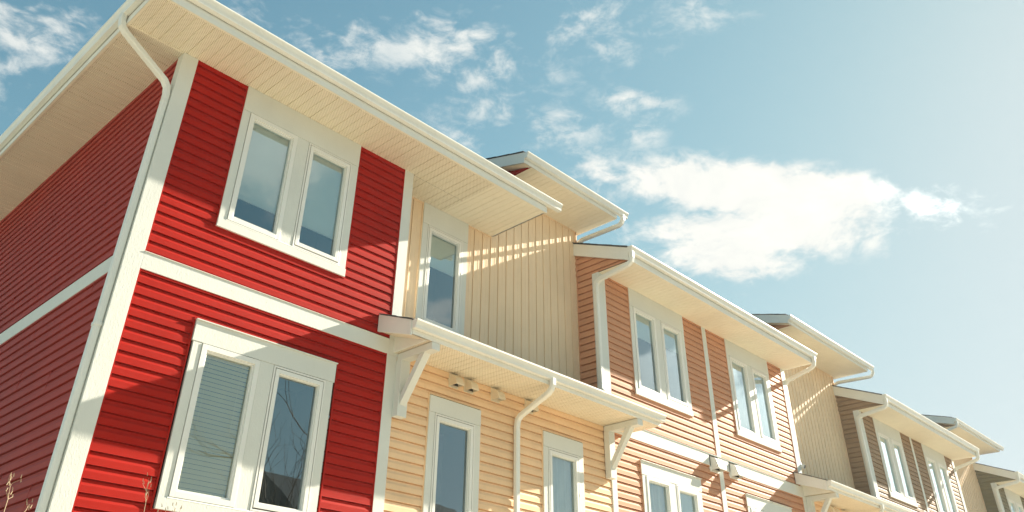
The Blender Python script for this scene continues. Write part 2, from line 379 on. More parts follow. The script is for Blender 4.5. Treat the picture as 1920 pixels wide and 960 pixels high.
def slab(mb, pts, th=.02):
    n = len(pts); i = len(mb.v); mb.v += [tuple(p) for p in pts] + [(p[0], p[1], p[2] - th) for p in pts]
    mb.f.append(tuple(range(i, i + n))); mb.f.append(tuple(range(i + 2*n - 1, i + n - 1, -1)))
    for k in range(n): mb.f.append((i + k, i + n + k, i + n + (k+1) % n, i + (k+1) % n))
def shingle_edge(mb, x, y0, y1, zf, w=.03, step=.14):
    """ragged shingle butts showing along a rake"""
    y = y0
    while y < y1:
        e = min(y + step, y1); mb.box(x - .018 - random.random() * .006, x + w, y, e - .006, zf(y) - .006, zf(y) + .022 + random.random() * .004) if False else None
        s_ = random.random() * .006; mb.prism([(y, zf(y) + .002), (e - .004, zf(e) + .002), (e - .004, zf(e) + .007 + s_ * .5), (y, zf(y) + .011 + s_ * .5)], 0, x - .010 - s_, x + w); y = e

def pane(parent, x0, x1, z0, z1, y):
    m = MB(); m.quad((x0, y, z0), (x1, y, z0), (x1, y, z1), (x0, y, z1)); m.build('glass_pane', 'glass', parent)
def window(parent, x0, y, zs, zt, zh, n=2, width=1.55, header_over=0.0, inside=('shade', 'shade'), sill_drop=True, flip=False, up=False):
    """casing x0..x0+width; zs sill underside, zt frame top, zh header top. First light fixed, second a casement"""
    x1 = x0 + width; yf = y - .030
    w = MB(); cas = .085
    zb = zs + .095                                              # frame bottom
    lights = [(x0 + .088, x0 + .70), (x1 - .70, x1 - .088)] if n == 2 else [(x0 + .088, x1 - .088)]
    w.box(x0, lights[0][0], yf, y, zb, zt)                      # side boards and the board between the lights
    w.box(lights[-1][1], x1, yf, y, zb, zt)
    if n == 2: w.box(lights[0][1], lights[1][0], yf, y, zb, zt)
    W = w.build('window', 'trim', parent, bevel=.002)
    h = MB(); h.box(x0 - header_over, x1 + header_over, yf - .004, y, zt + .002, zh); 
    if header_over: h.box(x0 - header_over - .006, x1 + header_over + .006, yf - .022, y, zh + .001, zh + .012)
    h.build('header_board', 'trim', W, bevel=.002)
    s = MB(); s.box(x0 - .004, x1 + .004, yf - .010, y, zs, zb - .002); s.prism([(y, zb - .002), (yf - .012, zb - .002), (yf - .004, zb + .012), (y, zb + .012)], 0, x0 + cas * .9, x1 - cas * .9)
    s.build('window_sill', 'trim', W, bevel=.002)
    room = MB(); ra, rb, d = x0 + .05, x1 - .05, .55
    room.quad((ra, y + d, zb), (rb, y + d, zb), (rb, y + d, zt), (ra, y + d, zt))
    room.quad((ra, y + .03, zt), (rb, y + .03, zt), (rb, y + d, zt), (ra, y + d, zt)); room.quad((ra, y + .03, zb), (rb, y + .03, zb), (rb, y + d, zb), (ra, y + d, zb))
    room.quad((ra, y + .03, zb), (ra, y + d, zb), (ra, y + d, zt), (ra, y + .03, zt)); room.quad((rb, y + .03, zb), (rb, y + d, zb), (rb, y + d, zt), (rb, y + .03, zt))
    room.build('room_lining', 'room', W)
    for i, (a, b) in enumerate(lights):
        oper = (i == 1) if n == 2 else True
        if flip and n == 2: oper = not oper
        f = MB(); dk = MB()
        def ring(mb, a, b, c, e, t, y0, y1):
            mb.box(a, a + t, y0, y1, c, e); mb.box(b - t, b, y0, y1, c, e); mb.box(a + t, b - t, y0, y1, c, c + t); mb.box(a + t, b - t, y0, y1, e - t, e)
        za, ze = zb + .014, zt
        if oper:
            ring(f, a + .004, b - .004, za, ze - .004, .017, y - .036, y + .05)
            ring(dk, a + .0195, b - .0195, za + .0195, ze - .0195, .009, y - .022, y + .04)
            ring(f, a + .029, b - .029, za + .029, ze - .029, .041, y - .038, y + .03)
            ring(f, a + .070, b - .070, za + .070, ze - .070, .010, y - .024, y + .028)
            g0 = .0795
            if up or True:                                      # casement handles/hinge blocks on the jamb
                for zz in (.30, .62): f.box(b - .024, b - .010, y - .041, y - .034, za + (ze - za) * zz, za + (ze - za) * zz + .035)
        else:
            ring(dk, a + .0002, b - .0002, za, ze - .0005, .0045, y - .012, y + .03); ring(f, a + .0045, b - .0045, za, ze - .0045, .0485, y - .038, y + .05)
            ring(f, a + .053, b - .053, za + .052, ze - .053, .016, y - .020, y + .028)
            g0 = .0685
        fo = f.build('window_frame', 'frame', W, bevel=.0015)
        if dk.v: dk.build('gasket', 'gap', W)
        pane(W, a + g0, b - g0, za + g0 - .001, ze - g0, y + .012)
        kind = inside[i] if i < len(inside) else None
        xa, xb, za2, ze2 = a + .03, b - .03, za + .03, ze - .03
        if kind and kind.startswith('shade'):
            bot = float(kind.split(':')[1]) if ':' in kind else zb + .36
            m = MB(); m.box(xa, xb, y + .045, y + .048, bot, ze2); m.box(xa, xb, y + .040, y + .052, bot - .02, bot); m.build('roller_shade', 'shade', W)
        elif kind == 'blind':
            m = MB(); zz = ze2 - .05; m.box(xa, xb, y + .035, y + .075, ze2 - .04, ze2)
            while zz > za2:
                m.quad((xa, y + .034, zz - .021), (xb, y + .034, zz - .021 + random.uniform(-.001, .001)), (xb, y + .050, zz + .021), (xa, y + .050, zz + .021)); zz -= .0405
            for q in (.2, .8): m.box(xa + (xb - xa) * q, xa + (xb - xa) * q + .003, y + .037, y + .039, za2, ze2)
            m.build('venetian_blind', 'blind', W)
        elif kind == 'curtain':
            m = MB(); N = 40; pts = [(xa + (xb - xa) * k / N, y + .08 + .018 * math.sin(k * 1.7) + .008 * math.sin(k * .6)) for k in range(N + 1)]
            for (p, q), (p2, q2) in zip(pts[:-1], pts[1:]): m.quad((p, q, za2), (p2, q2, za2), (p2, q2, ze2), (p, q, ze2))
            m.build('curtain', 'curtain', W, smooth=True)
    return (x0 - header_over, x1 + header_over, zs, zh)

def corner_trim(parent, x, z0, z1, side=-1, w=.14, sw=.105, y=0.0):
    m = MB()
    m.box(min(x - side * w, x + side * .022), max(x - side * w, x + side * .022), y - .024, y, z0, z1)
    m.box(min(x, x + side * .022), max(x, x + side * .022), y, y + sw, z0, z1)
    return m.build('corner_trim', 'trim', parent, bevel=.002)
def straps(m, pts, nrm):
    pass
def vent_hood(parent, x, z, w=.15, hgt=.15, y=0.0, open_=False, name='vent_hood', mat='cream', dep=.12):
    m = MB(); m.box(x - w * .62, x + w * .62, y - .024, y - .001, z - hgt * .62, z + hgt * .62)
    poly = [(y - .024, z + hgt * .5), (y - .040, z + hgt * .49), (y - .024 - dep * .55, z + hgt * .34), (y - .024 - dep * .82, z + hgt * .08), (y - .024 - dep, z - hgt * .36), (y - .024 - dep, z - hgt * .5), (y - .024, z - hgt * .5)]
    # side cheeks and curved top sheet, open underneath
    for xx in (x - w / 2, x + w / 2 - .004): m.prism(poly, 0, xx, xx + .004)
    for (a, b), (c, d) in zip(poly[:5], poly[1:6]): m.prism([(a, b), (c, d), (c + .003, d - .003), (a + .003, b - .003)], 0, x - w/2 + .004, x + w/2 - .004)
    o = m.build(name, mat, parent)
    f = MB(); f.prism([(y - .030, z + hgt * .3), (y - .034, z + hgt * .3), (y - .034 - (dep * .5 if open_ else dep * .12), z - hgt * .44), (y - .030 - (dep * .5 if open_ else dep * .12), z - hgt * .44)], 0, x - w/2 + .008, x + w/2 - .008)
    f.build('damper_flap', 'gap' if not open_ else 'metal', o)
    return o

SL = .42; ZS = 5.735; SF = -.626                                # main roof: slope, soffit level, fascia face
def ztop(y): return 5.955 + SL * (y + .60)
RIDGE_Y = 4.6; BACK = 9.4
def main_roof(parent, x0, x1, hip=False, rake=True, gx0=None, gx1=None, vented_to=None):
    """low roof over the projecting part. hip=True: the eave turns the corner and runs back along the gable wall"""
    r = MB(); e = -.645; zr = ztop(RIDGE_Y)
    if hip:
        k = RIDGE_Y - e
        slab(r, [(e, e, ztop(e)), (x1, e, ztop(e)), (x1, RIDGE_Y, zr), (e + k, RIDGE_Y, zr)])
        slab(r, [(e, e, ztop(e)), (e + k, RIDGE_Y, zr), (e, 2 * RIDGE_Y - e, ztop(e))])
        slab(r, [(e, 2 * RIDGE_Y - e, ztop(e)), (e + k, RIDGE_Y, zr), (x1, RIDGE_Y, zr), (x1, 2 * RIDGE_Y - e, ztop(e))])
    else:
        slab(r, [(x0 - .05, e, ztop(e)), (x1, e, ztop(e)), (x1, RIDGE_Y, zr), (x0 - .05, RIDGE_Y, zr)])
        slab(r, [(x0 - .05, RIDGE_Y, zr), (x1, RIDGE_Y, zr), (x1, 2 * RIDGE_Y - e, ztop(e)), (x0 - .05, 2 * RIDGE_Y - e, ztop(e))])
        shingle_edge(r, x0 - .065, e, RIDGE_Y, ztop)
    RO = r.build('roof', 'shingle', parent)
    # fascia board and the light trim strip below the gutter
    f = MB(); f.box((SF - .0) if hip else x0, x1, SF, SF + .02, ZS + .001, ztop(SF) - .035); f.box((SF) if hip else x0, x1 + .012, SF - .008, SF - .0005, ZS - .004, ZS + .085)
    if hip: f.box(SF, SF + .02, SF + .021, 2 * RIDGE_Y - SF, ZS + .001, ztop(SF) - .035); f.box(SF - .008, SF - .0005, SF - .0085, 2 * RIDGE_Y - SF, ZS - .004, ZS + .085)
    # rake board on the right end
    f.prism([(SF + .021, ZS + .0), (SF + .021, ztop(SF) - .032), (RIDGE_Y, zr - .032), (RIDGE_Y, zr - .24), (RIDGE_Y - 1, ZS + .02)], 0, x1 + .001, x1 + .022) if not hip else f.prism([(SF + .021, ZS + .0), (SF + .021, ztop(SF) - .032), (.40, ztop(.40) - .032), (.40, ZS)], 0, x1 - .02, x1 + .002)
    f.build('fascia', 'rake', RO, bevel=.002)
    if rake and not hip:
        k = MB(); k.prism([(SF - .006, ztop(SF) - .225), (SF - .006, ztop(SF) - .012), (RIDGE_Y, zr - .012), (RIDGE_Y, zr - .225)], 0, x0 - .055, x0 - .030)
        k.build('rake_board', 'rake', RO, bevel=.002)
    gutter(RO, gx0, gx1, SF - .009, ZS)
    if hip:
        g = gutter(RO, SF - .09, 2 * RIDGE_Y - SF + .1, SF - .009, ZS, axis=1)
    s = MB()
    if hip:
        soffit_strips(s, SF + .02, vented_to, SF, -.001, ZS)                 # front run, out to the left eave
        soffit_strips(s, 0.001, 2 * RIDGE_Y - .4, SF, -.001, ZS, along='x')
        soffit_strips(s, 3.141, vented_to, 0.001, .43, ZS - .0005)
        s.build('soffit', 'soffit_v', RO)
        s = MB(); soffit_strips(s, vented_to, x1, SF, .43, ZS)
        s.build('soffit', 'soffit_p', RO)
        t = MB(); t.box(SF, SF + .03, -.012, -.004 + .01, ZS - .006, ZS - .0015); t.box(SF + .001, SF + .022, SF, 8, ZS - .009, ZS - .002); t.box(SF, x1, SF + .0005, SF + .02, ZS - .009, ZS - .002)
        t.box(SF, -.024, -.012, .004, ZS - .008, ZS - .001)
        t.build('soffit_channel', 'soffit_p', RO)
    else:
        soffit_strips(s, x0 + .002, x1, SF, -.001, ZS); s.build('soffit', 'soffit_p', RO)
        s = MB(); soffit_strips(s, x0 + 5.95 - .14, x1, -.001, .45, ZS - .0005); s.build('soffit', 'soffit_p', RO) if x1 > x0 + 5.95 else None
    return RO
HS = 6.62; HF = -.35; HSL = .29
def hz(y): return 6.80 + HSL * (y + .36)
def high_roof(parent, x0, x1, side_mat, xs, tower_x1):
    """taller roof over the set-back bay: x0 rake, xs cheek wall, x1 right end"""
    r = MB(); zr = hz(RIDGE_Y)
    slab(r, [(x0, HF - .02, hz(HF - .02)), (x1, HF - .02, hz(HF - .02)), (x1, RIDGE_Y, zr), (x0, RIDGE_Y, zr)], .025)
    slab(r, [(x0, RIDGE_Y, zr), (x1, RIDGE_Y, zr), (x1, BACK + .5, hz(HF)), (x0, BACK + .5, hz(HF))], .025)
    shingle_edge(r, x0 - .012, HF, RIDGE_Y, hz)
    RO = r.build('roof', 'shingle', parent)
    f = MB(); f.box(x0, x1, HF, HF + .02, HS + .001, hz(HF) - .03); f.box(x0 + .01, x1 + .01, HF - .007, HF - .0005, HS - .004, HS + .06); 
    f.prism([(HF + .021, HS), (HF + .021, hz(HF) - .028), (RIDGE_Y, zr - .028), (RIDGE_Y, HS + .25), (.45, HS)], 0, x1 + .001, x1 + .02)
    f.build('fascia', 'rake', RO, bevel=.002)
    k = MB(); k.prism([(HF - .004, hz(HF) - .185), (HF - .004, hz(HF) - .006), (RIDGE_Y, zr - .006), (RIDGE_Y, zr - .185)], 0, x0 - .012, x0 + .012)
    k.build('rake_board', 'rake', RO, bevel=.002)
    gutter(RO, x0 - .02, x1 + .22, HF - .008, HS, drop=.065, top=.155, depth=.085)
    s = MB(); soffit_strips(s, xs, x1, HF, .45, HS); s.quad((x0, HF, hz(HF) - .19), (xs, HF, hz(HF) - .19), (xs, RIDGE_Y, zr - .19), (x0, RIDGE_Y, zr - .19)); s.build('soffit', 'soffit_p', RO)
    c = MB(); hsiding(c, Tside(xs), HF + .002, RIDGE_Y, HS - .004, 8.0, umin=None, phase=3.165, holes=())
    # clip the cheek wall under the slope by limiting each board
    c = MB(); hsiding(c, Tside(xs), HF + .002, 3.2, HS - .004, hz(3.2) - .1, umin=lambda z: (z - (6.80 - .10)) / HSL - .36, phase=3.165)
    c.build('cheek_wall', side_mat, parent)
    return RO
PS = 3.325; PF = -.60; PSL = .39
def pz(y): return 3.455 + PSL * (y + .66)
def porch_roof(parent, x0, x1, xw, gx1, vent=True, yend=.43):
    r = MB(); e = PF - .03
    slab(r, [(x0, e, pz(e)), (x1, e, pz(e)), (x1, -.001, pz(0)), (x0, -.001, pz(0))], .02)
    slab(r, [(xw + .002, .0, pz(0)), (x1 - .52, .0, pz(0)), (x1 - .52, yend, pz(yend)), (xw + .002, yend, pz(yend))], .02)
    y = e
    shingle_edge(r, x0 - .012, e, -.03, pz)
    PR = r.build('porch_roof', 'shingle', parent)
    f = MB(); f.box(x0 + .01, x1, PF, PF + .02, PS + .001, pz(PF) - .022); f.box(x0 + .02, x1, PF - .006, PF - .0005, PS - .004, PS + .05); f.build('fascia', 'rake', PR, bevel=.002)
    k = MB(); k.prism([(PF - .004, pz(PF) - .175), (PF - .004, pz(PF) - .004), (-.026, pz(-.026) - .004), (-.026, pz(-.026) - .205)], 0, x0 - .012, x0 + .012)
    k.build('rake_board', 'rake', PR, bevel=.002); k = MB()
    k.prism([(PF - .004, pz(PF) - .155), (PF - .004, pz(PF) - .004), (-.026, pz(-.026) - .004), (-.026, pz(-.026) - .205)], 0, x1 - .012, x1 + .012)
    k.build('rake_board', 'rake', PR, bevel=.002); k = MB()
    # closed cheeks in line with the bay's side walls
    k.prism([(PF + .02, PS), (PF + .02, pz(PF) - .14), (-.001, pz(0) - .17), (-.001, PS)], 0, xw - .075, xw - .050)
    k.build('cheek_board', 'rake', PR, bevel=.002)
    gutter(PR, x0 - .0, gx1, PF - .007, PS, drop=.05, top=.145, depth=.085)
    s = MB(); soffit_strips(s, xw - .05, x1, PF, -.001, PS)
    s.quad((x0, PF, pz(PF) - .165), (xw - .05, PF, pz(PF) - .165), (xw - .05, -.001, pz(0) - .195), (x0, -.001, pz(0) - .195))
    s.build('soffit', 'soffit_v', PR); return PR
def bracket(parent, x):
    m = MB(); m.box(x - .065, x + .065, -.115, -.025, 2.615, 3.235); m.box(x - .058, x + .058, -.605, -.026, 3.236, 3.318)
    m.prism([(-.475, 3.235), (-.385, 3.235), (-.116, 2.845), (-.116, 2.735)], 0, x - .045, x + .045)
    return m.build('bracket', 'trim', parent, bevel=.003)
def downspout(parent, pts, nrm, w=.072, d=.058, outlet=None, bands=()):
    m = MB(); m.pipe(pts, nrm, w, d)
    # bends swollen by their crimped joints
    for i in range(1, len(pts) - 1):
        for sgn, j in ((1, i + 1), (-1, i - 1)):
            a, b = Vector(pts[i]), Vector(pts[j]); L_ = (b - a).length
            if L_ > .22: dirv = (b - a) / L_; q = a + dirv * .085; m.pipe([q, q + dirv * .012], nrm, w + .006, d + .006)
    for z in bands:
        p = Vector(pts[-1]); m.pipe([(p.x, p.y, z), (p.x, p.y, z - .03)], nrm, w + .012, d + .012)
    o = m.build('downspout', 'metal', parent, bevel=0)
    if outlet is not None:
        q = Vector(outlet[0]); dv = Vector(outlet[1]).normalized(); k = MB(); k.pipe([q + dv * .001, q + dv * .004], nrm, w * .86, d * .86); k.build('outlet_shade_plug', 'gap', o)  # dark plug painted as the shade inside the pipe mouth
    return o
def house_shell(parent, x0, x1, y=0.0, z1=5.7, back=BACK, mat='paint_w'):
    m = MB(); m.box(x0 + .02, x1 - .02, back - .1, back, GZ + .3, z1); m.build('rear_wall', mat, parent)
    f = MB(); f.box(x0 + .003, x1 - .003, y + .02, back, GZ - .1, GZ + .32); f.build('foundation', 'concrete', parent)

T0 = Tfront(0.0); TB, BB = 3.462, 3.290                          # storey band
RV = .428
# =================================================================== 1  red end house
H = thing('townhouse', 'red end house with white corner boards at the left end of the row', 'house', (0, 0, GZ), 'houses of the terrace row')
holes = [(.74, 2.295, 3.972, 5.8), (.775 - .02, 2.335 + .02, 1.345, 3.0)]
m = MB()
hsiding(m, T0, .14, 3.0, TB, ZS, [holes[0]]); hsiding(m, T0, .14, 2.985, GZ + .3, BB, [holes[1]])
for h, s in ((holes[0], 'LRB'), (holes[1], 'LRTB')): jchannel(m, T0, *h, sides=s)
m.box(.14, .152, -.0215, 0, TB, ZS); m.box(2.988, 3.0, -.0215, 0, TB, ZS); m.box(.14, .152, -.0215, 0, GZ + .3, BB); m.box(2.973, 2.985, -.0215, 0, GZ + .3, BB)
m.box(.14, 3.0, -.018, 0, TB, TB + .012)
m.build('wall', 'red', H)
m = MB(); TS = Tside(0.0); random.seed(3)
hsiding(m, TS, .105, BACK, TB, ZS); hsiding(m, TS, .105, BACK, GZ + .3, BB)
for z0_, z1_ in ((GZ + .3, BB), (TB, ZS)):                       # lap joints where two lengths of siding meet
    k = math.ceil((z0_ - 3.165) / CH)
    while 3.165 + (k + 1) * CH < z1_:
        for base in (0.55 + .42 * (k % 9), 3.6 + .37 * (k % 7)):
            if k % 2 == 0:
                yy = base; z = 3.165 + k * CH
                for c_ in range(2): m.prism([(yy + .010, z + c_*CH + .003), (yy + .004, z + c_*CH + .003), (yy, z + c_*CH + CH - .004), (yy + .006, z + c_*CH + CH - .004)], 0, -.0178, -.012)
        k += 1
m.build('side_wall', 'red_side', H)
m = MB(); m.box(.1405, 3.0 + .0, -.024, 0, BB, TB - .008); m.box(.1405, 3.0, -.034, 0, TB - .0075, TB - .001)
m.box(-.0225, 0, .1055, BACK, BB, TB - .008)
m.build('trim_band', 'trim', H, bevel=.002)
corner_trim(H, 0.0, GZ + .3, ZS - .001)
m = MB(); m.box(3.0, 3.14, -.024, 0, TB - .0005, ZS - .001); m.box(2.985, 3.125, -.0245, 0, GZ + .3, BB - .001); m.box(3.1185, 3.1405, .0005, .43, 3.6, ZS - .001); m.build('corner_trim', 'trim', H, bevel=.002)
m = MB(); m.box(3.0005, 3.139, -.0243, -.0005, BB, TB - .001); m.build('trim_block', 'trim', H, bevel=.002)
window(H, .74, 0, 3.972, 5.418, ZS - .001, inside=('shade:4.42', 'shade:4.42'))
window(H, .775, 0, 1.345, 2.79, 2.985, header_over=.014, inside=('blind', None))
house_shell(H, 0, 3.14)
main_roof(H, 0, 5.016, hip=True, gx0=SF - .09, gx1=5.262, vented_to=4.03)
downspout(H, [(-.672, .04, ZS + .115), (-.672, .04, ZS + .045), (-.655, .04, ZS - .03), (-.60, .04, ZS - .085), (-.115, .04, 5.335), (-.070, .04, 5.27), (-.056, .04, 5.18), (-.056, .04, GZ + .45)], (0, 1, 0), w=.074, d=.060, bands=(2.72, .4))

# =================================================================== cream units
def cream_unit(x0, x1, label, detail=1, side_mat='red', hx0=None, hxs=None, main_end=None, windows=True, hx1=None, shade=('shade:4.9',)):
    H = thing('townhouse', label, 'house', (x0, 0, GZ), 'houses of the terrace row')
    lowh = [(x0 + .505, x0 + 1.315, 1.345, 3.0), (x0 + 2.44, x0 + 3.235, 1.345, 3.0)] if windows else []
    m = MB(); a = x0 - .013
    hsiding(m, T0, a, x1 + .05, GZ + .3, PS, lowh, phase=3.255)
    for h in lowh: jchannel(m, T0, *h)
    m.build('wall', 'cream', H)
    uph = [(x0 + .56, x0 + 1.385, 3.9, ZS + .5)] if windows else []
    m = MB()
    if main_end:                                               # the neighbour's lower roof covers the first half of the bay
        vsiding(m, RV, x0, x1, 3.6, HS, uph, ztop=lambda x: ZS if x < main_end else HS)
        m.box(x0, main_end - .01, RV - .024, RV, ZS - .014, ZS - .001)
        m.box(hxs + .01, x1, RV - .024, RV, HS - .014, HS - .001)
        m.prism([(RV, ZS), (RV + .02, ZS), (RV + .02, HS), (RV, HS)], 0, main_end, main_end + .02)
    else:
        vsiding(m, RV, x0, x1, 3.6, HS, uph); m.box(x0, x1, RV - .024, RV, HS - .014, HS - .001)
    m.box(x1 - .014, x1 - .001, RV - .022, RV, 3.6, HS)
    if uph:
        for q in (uph[0][0] - .014, uph[0][1] + .001): m.box(q, q + .013, RV - .022, RV, 3.6, ZS - .001)
    m.build('upper_wall', 'vert', H)
    m = MB(); hsiding(m, lambda u, off, z: (x1 + off, u, z), RV, 3.2, ZS, HS + 1.2, phase=3.165, umin=lambda z: (z - 6.72) / HSL - .36); m.box(x1 - .02, x1 + .022, RV - .022, RV + .10, 6.40, HS); m.build('tower_side_wall', 'cream', H)
    if windows:
        window(H, x0 + .56, RV, 3.925, 5.425, ZS - .001, n=1, width=.825, inside=shade)
        window(H, x0 + .505, 0, 1.345, 2.80, 2.988, n=1, width=.81, inside=(None,))
        window(H, x0 + 2.44, 0, 1.345, 2.80, 2.988, n=1, width=.795, inside=('curtain',))
    high_roof(H, hx0, hx1, side_mat, hxs, x1)
    PR = porch_roof(H, x0 - .31, x1 + .45, x0 + 0.0, x1 + .495)
    bracket(H, x0 + .045); bracket(H, x1 - .03)
    for i, dx in enumerate((.86, 1.105, 1.565, 2.175)): vent_hood(H, x0 + dx, 3.235, w=.12, hgt=.135, dep=.115, open_=(i == 2), mat='vent')
    xd = x0 + 1.915
    downspout(H, [(xd, -.655, PS + .07), (xd, -.655, PS - .01), (xd, -.63, PS - .06), (xd, -.58, PS - .10), (xd, -.125, 3.045), (xd, -.075, 3.0), (xd, -.060, 2.92), (xd, -.060, GZ + .4)], (1, 0, 0))
    house_shell(H, x0, x1, z1=6.6); return H
H2 = cream_unit(3.14, 6.95, 'cream house between the red and peach houses, tall beige upright siding above its porch roof', hx0=4.88, hxs=5.03, main_end=5.017, hx1=7.06)
downspout(H2, [(7.16, -.40, HS + .08), (7.16, -.40, HS + .0), (7.155, -.375, HS - .05), (7.145, -.33, HS - .085), (7.035, .34, 6.475), (7.03, .40, 6.45), (7.03, .42, 6.40)], (1, .15, 0), w=.07, d=.06)
H4 = cream_unit(12.90, 16.40, 'cream house between the peach and taupe houses, upright siding crossed by a downspout shadow', side_mat='peach', hx0=12.80, hxs=12.95, hx1=16.62, windows=False)
downspout(H4, [(16.80, -.40, HS + .08), (16.80, -.40, HS + .0), (16.79, -.375, HS - .05), (16.78, -.33, HS - .085), (16.50, .34, 6.475), (16.49, .40, 6.45), (16.49, .42, 6.40)], (1, .4, 0), w=.07, d=.06)
H6 = cream_unit(22.35, 25.85, 'far cream house with a sliver of upright siding between the taupe and olive houses', side_mat='taupe', hx0=22.25, hxs=22.40, hx1=26.07, windows=False)
downspout(H6, [(22.30, -.40, HS + .08), (22.30, -.40, HS + .0), (22.30, -.36, HS - .06), (22.30, .2, 6.42), (22.30, .40, 6.40)], (1, 0, 0), w=.07, d=.06)

# =================================================================== double-fronted units
def wide_unit(x0, label, mat, near=False, inside=None, inside2=None):
    x1 = x0 + 5.95
    H = thing('townhouse', label, 'house', (x0, 0, GZ), 'houses of the terrace row')
    wx = (x0 + .755, x0 + 3.70); W = 1.55; cx = x0 + 2.925
    up = [(a, a + W, 3.985, ZS + .5) for a in wx]; lo = [(a, a + W, 1.345, 3.0) for a in wx]
    m = MB()
    hsiding(m, T0, x0 + .14, cx, TB + .02, ZS, up, phase=3.185); hsiding(m, T0, cx + .13, x1 - .14, TB + .02, ZS, up, phase=3.185)
    hsiding(m, T0, x0 + .14, cx, GZ + .3, BB, lo); hsiding(m, T0, cx + .13, x1 - .14, GZ + .3, BB, lo)
    for h in up: jchannel(m, T0, *h, sides='LRB')
    for h in lo: jchannel(m, T0, *h)
    for a, b in ((TB + .02, ZS), (GZ + .3, BB)):
        for q in (x0 + .14, cx - .012, cx + .13, x1 - .152): m.box(q, q + .012, -.0215, 0, a, b)
    m.build('wall', mat, H)
    m = MB(); hsiding(m, Tside(x0), -.02, RV - .015, 3.6, ZS)
    hsiding(m, Tside(x0), SF + .022, RV + .6, ZS, 6.9, umin=lambda z: (z + .125 - 5.955) / SL - .60)
    m.box(x0 - .020, x0, RV - .03, RV - .016, 3.6, 6.2); m.build('side_wall', mat, H)
    m = MB(); m.box(x0 + .06, x1 - .1405, -.024, 0, BB, TB + .010); m.box(x0 + .14, x1 - .1405, -.034, 0, TB + .0105, TB + .018); m.build('trim_band', 'trim', H, bevel=.002)
    corner_trim(H, x0, 3.5, ZS - .001, sw=.10)
    m = MB(); m.box(x0 + .04, x0 + .15, -.0245, 0, GZ + .3, BB - .001); m.build('corner_trim', 'trim', H, bevel=.002)
    m = MB(); m.box(cx, cx + .13, -.0235, 0, TB + .019, ZS - .001); m.box(cx, cx + .13, -.0235, 0, GZ + .3, BB - .001); m.build('centre_trim', 'trim', H, bevel=.002)
    corner_trim(H, x1, GZ + .3, ZS - .001, side=1, sw=.40)
    ins = inside or [('shade:5.0', 'shade:5.05'), ('curtain', 'curtain')]
    for i, a in enumerate(wx): window(H, a, 0, 3.985, 5.43, ZS - .001, inside=ins[i])
    ins2 = inside2 or [('curtain', 'shade:1.9'), ('shade:2.0', 'curtain')]
    for i, a in enumerate(wx): window(H, a, 0, 1.345, 2.82, 3.01, header_over=.012, inside=ins2[i])
    house_shell(H, x0, x1)
    main_roof(H, x0, x1 + .02, gx0=x0 - .06, gx1=x1 + .13)
    for dx in (2.80, 3.40): vent_hood(H, x0 + dx, 3.33, w=.22, hgt=.21, dep=.15, mat='metal')
    xd = x0 - .045
    o = downspout(H, [(xd + .02, -.675, ZS + .12), (xd + .02, -.675, ZS + .02), (xd + .018, -.66, ZS - .04), (xd + .012, -.61, ZS - .075), (xd, -.085, 5.585), (xd, -.005, 5.545), (xd, .012, 5.46), (xd, .012, 3.86), (xd, -.035, 3.80), (xd + .0, -.085, 3.76)], (1, .02, 0), w=.07, d=.075, outlet=((xd, -.087, 3.758), (0, -1, -.7)))
    xe = x1 + .055
    downspout(H, [(xe - .05, -.675, ZS + .12), (xe - .05, -.675, ZS + .02), (xe - .05, -.66, ZS - .05), (xe - .04, -.60, ZS - .09), (xe, -.06, 5.53), (xe, -.005, 5.49), (xe, .02, 5.42), (xe, .02, 3.93), (xe, 0.0, 3.89), (xe + .0, -.08, 3.86)], (1, .06, 0), w=.07, d=.07, outlet=((xe, -.082, 3.858), (0, -1, -.4)))
    return H
H3 = wide_unit(6.95, 'peach house with two double windows upstairs, right of the cream house with the nearest porch', 'peach')
H5 = wide_unit(16.40, 'taupe brown house with two double windows, right of the second tall beige bay', 'taupe', inside=[('curtain', 'curtain'), ('curtain', 'shade:5.0')])
H7 = wide_unit(25.85, 'dark olive house at the far right edge of the row', 'olive', inside=[('curtain', 'shade:4.8'), ('curtain', 'curtain')])
H8 = cream_unit(31.80, 35.30, 'farthest cream house with its high roof edge at the right border', side_mat='olive', hx0=31.70, hxs=31.85, hx1=35.5, windows=False)

# =================================================================== ground and street
def ground_sheet(name, mat, x0, x1, y0, y1, z, n=1):
    clear_org(); m = MB()
    m.quad((x0, y0, z), (x1, y0, z), (x1, y1, z), (x0, y1, z)); return tag(m.build(name, mat), kind='structure')
ground_sheet('ground', 'ground', -900, 900, -900, 900, GZ)
ground_sheet('path', 'paving', -40, 70, -5.4, -3.4, GZ + .02)
ground_sheet('road', 'asphalt', -300, 300, -17, -10, GZ + .004)
m = MB(); m.box(-300, 300, -10.0, -9.85, GZ - .1, GZ + .13); m.box(-300, 300, -17.15, -17.0, GZ - .1, GZ + .13); tag(m.build('kerb', 'concrete'), kind='structure')
ground_sheet('pavement', 'paving', -300, 300, -9.85, -8.2, GZ + .125)

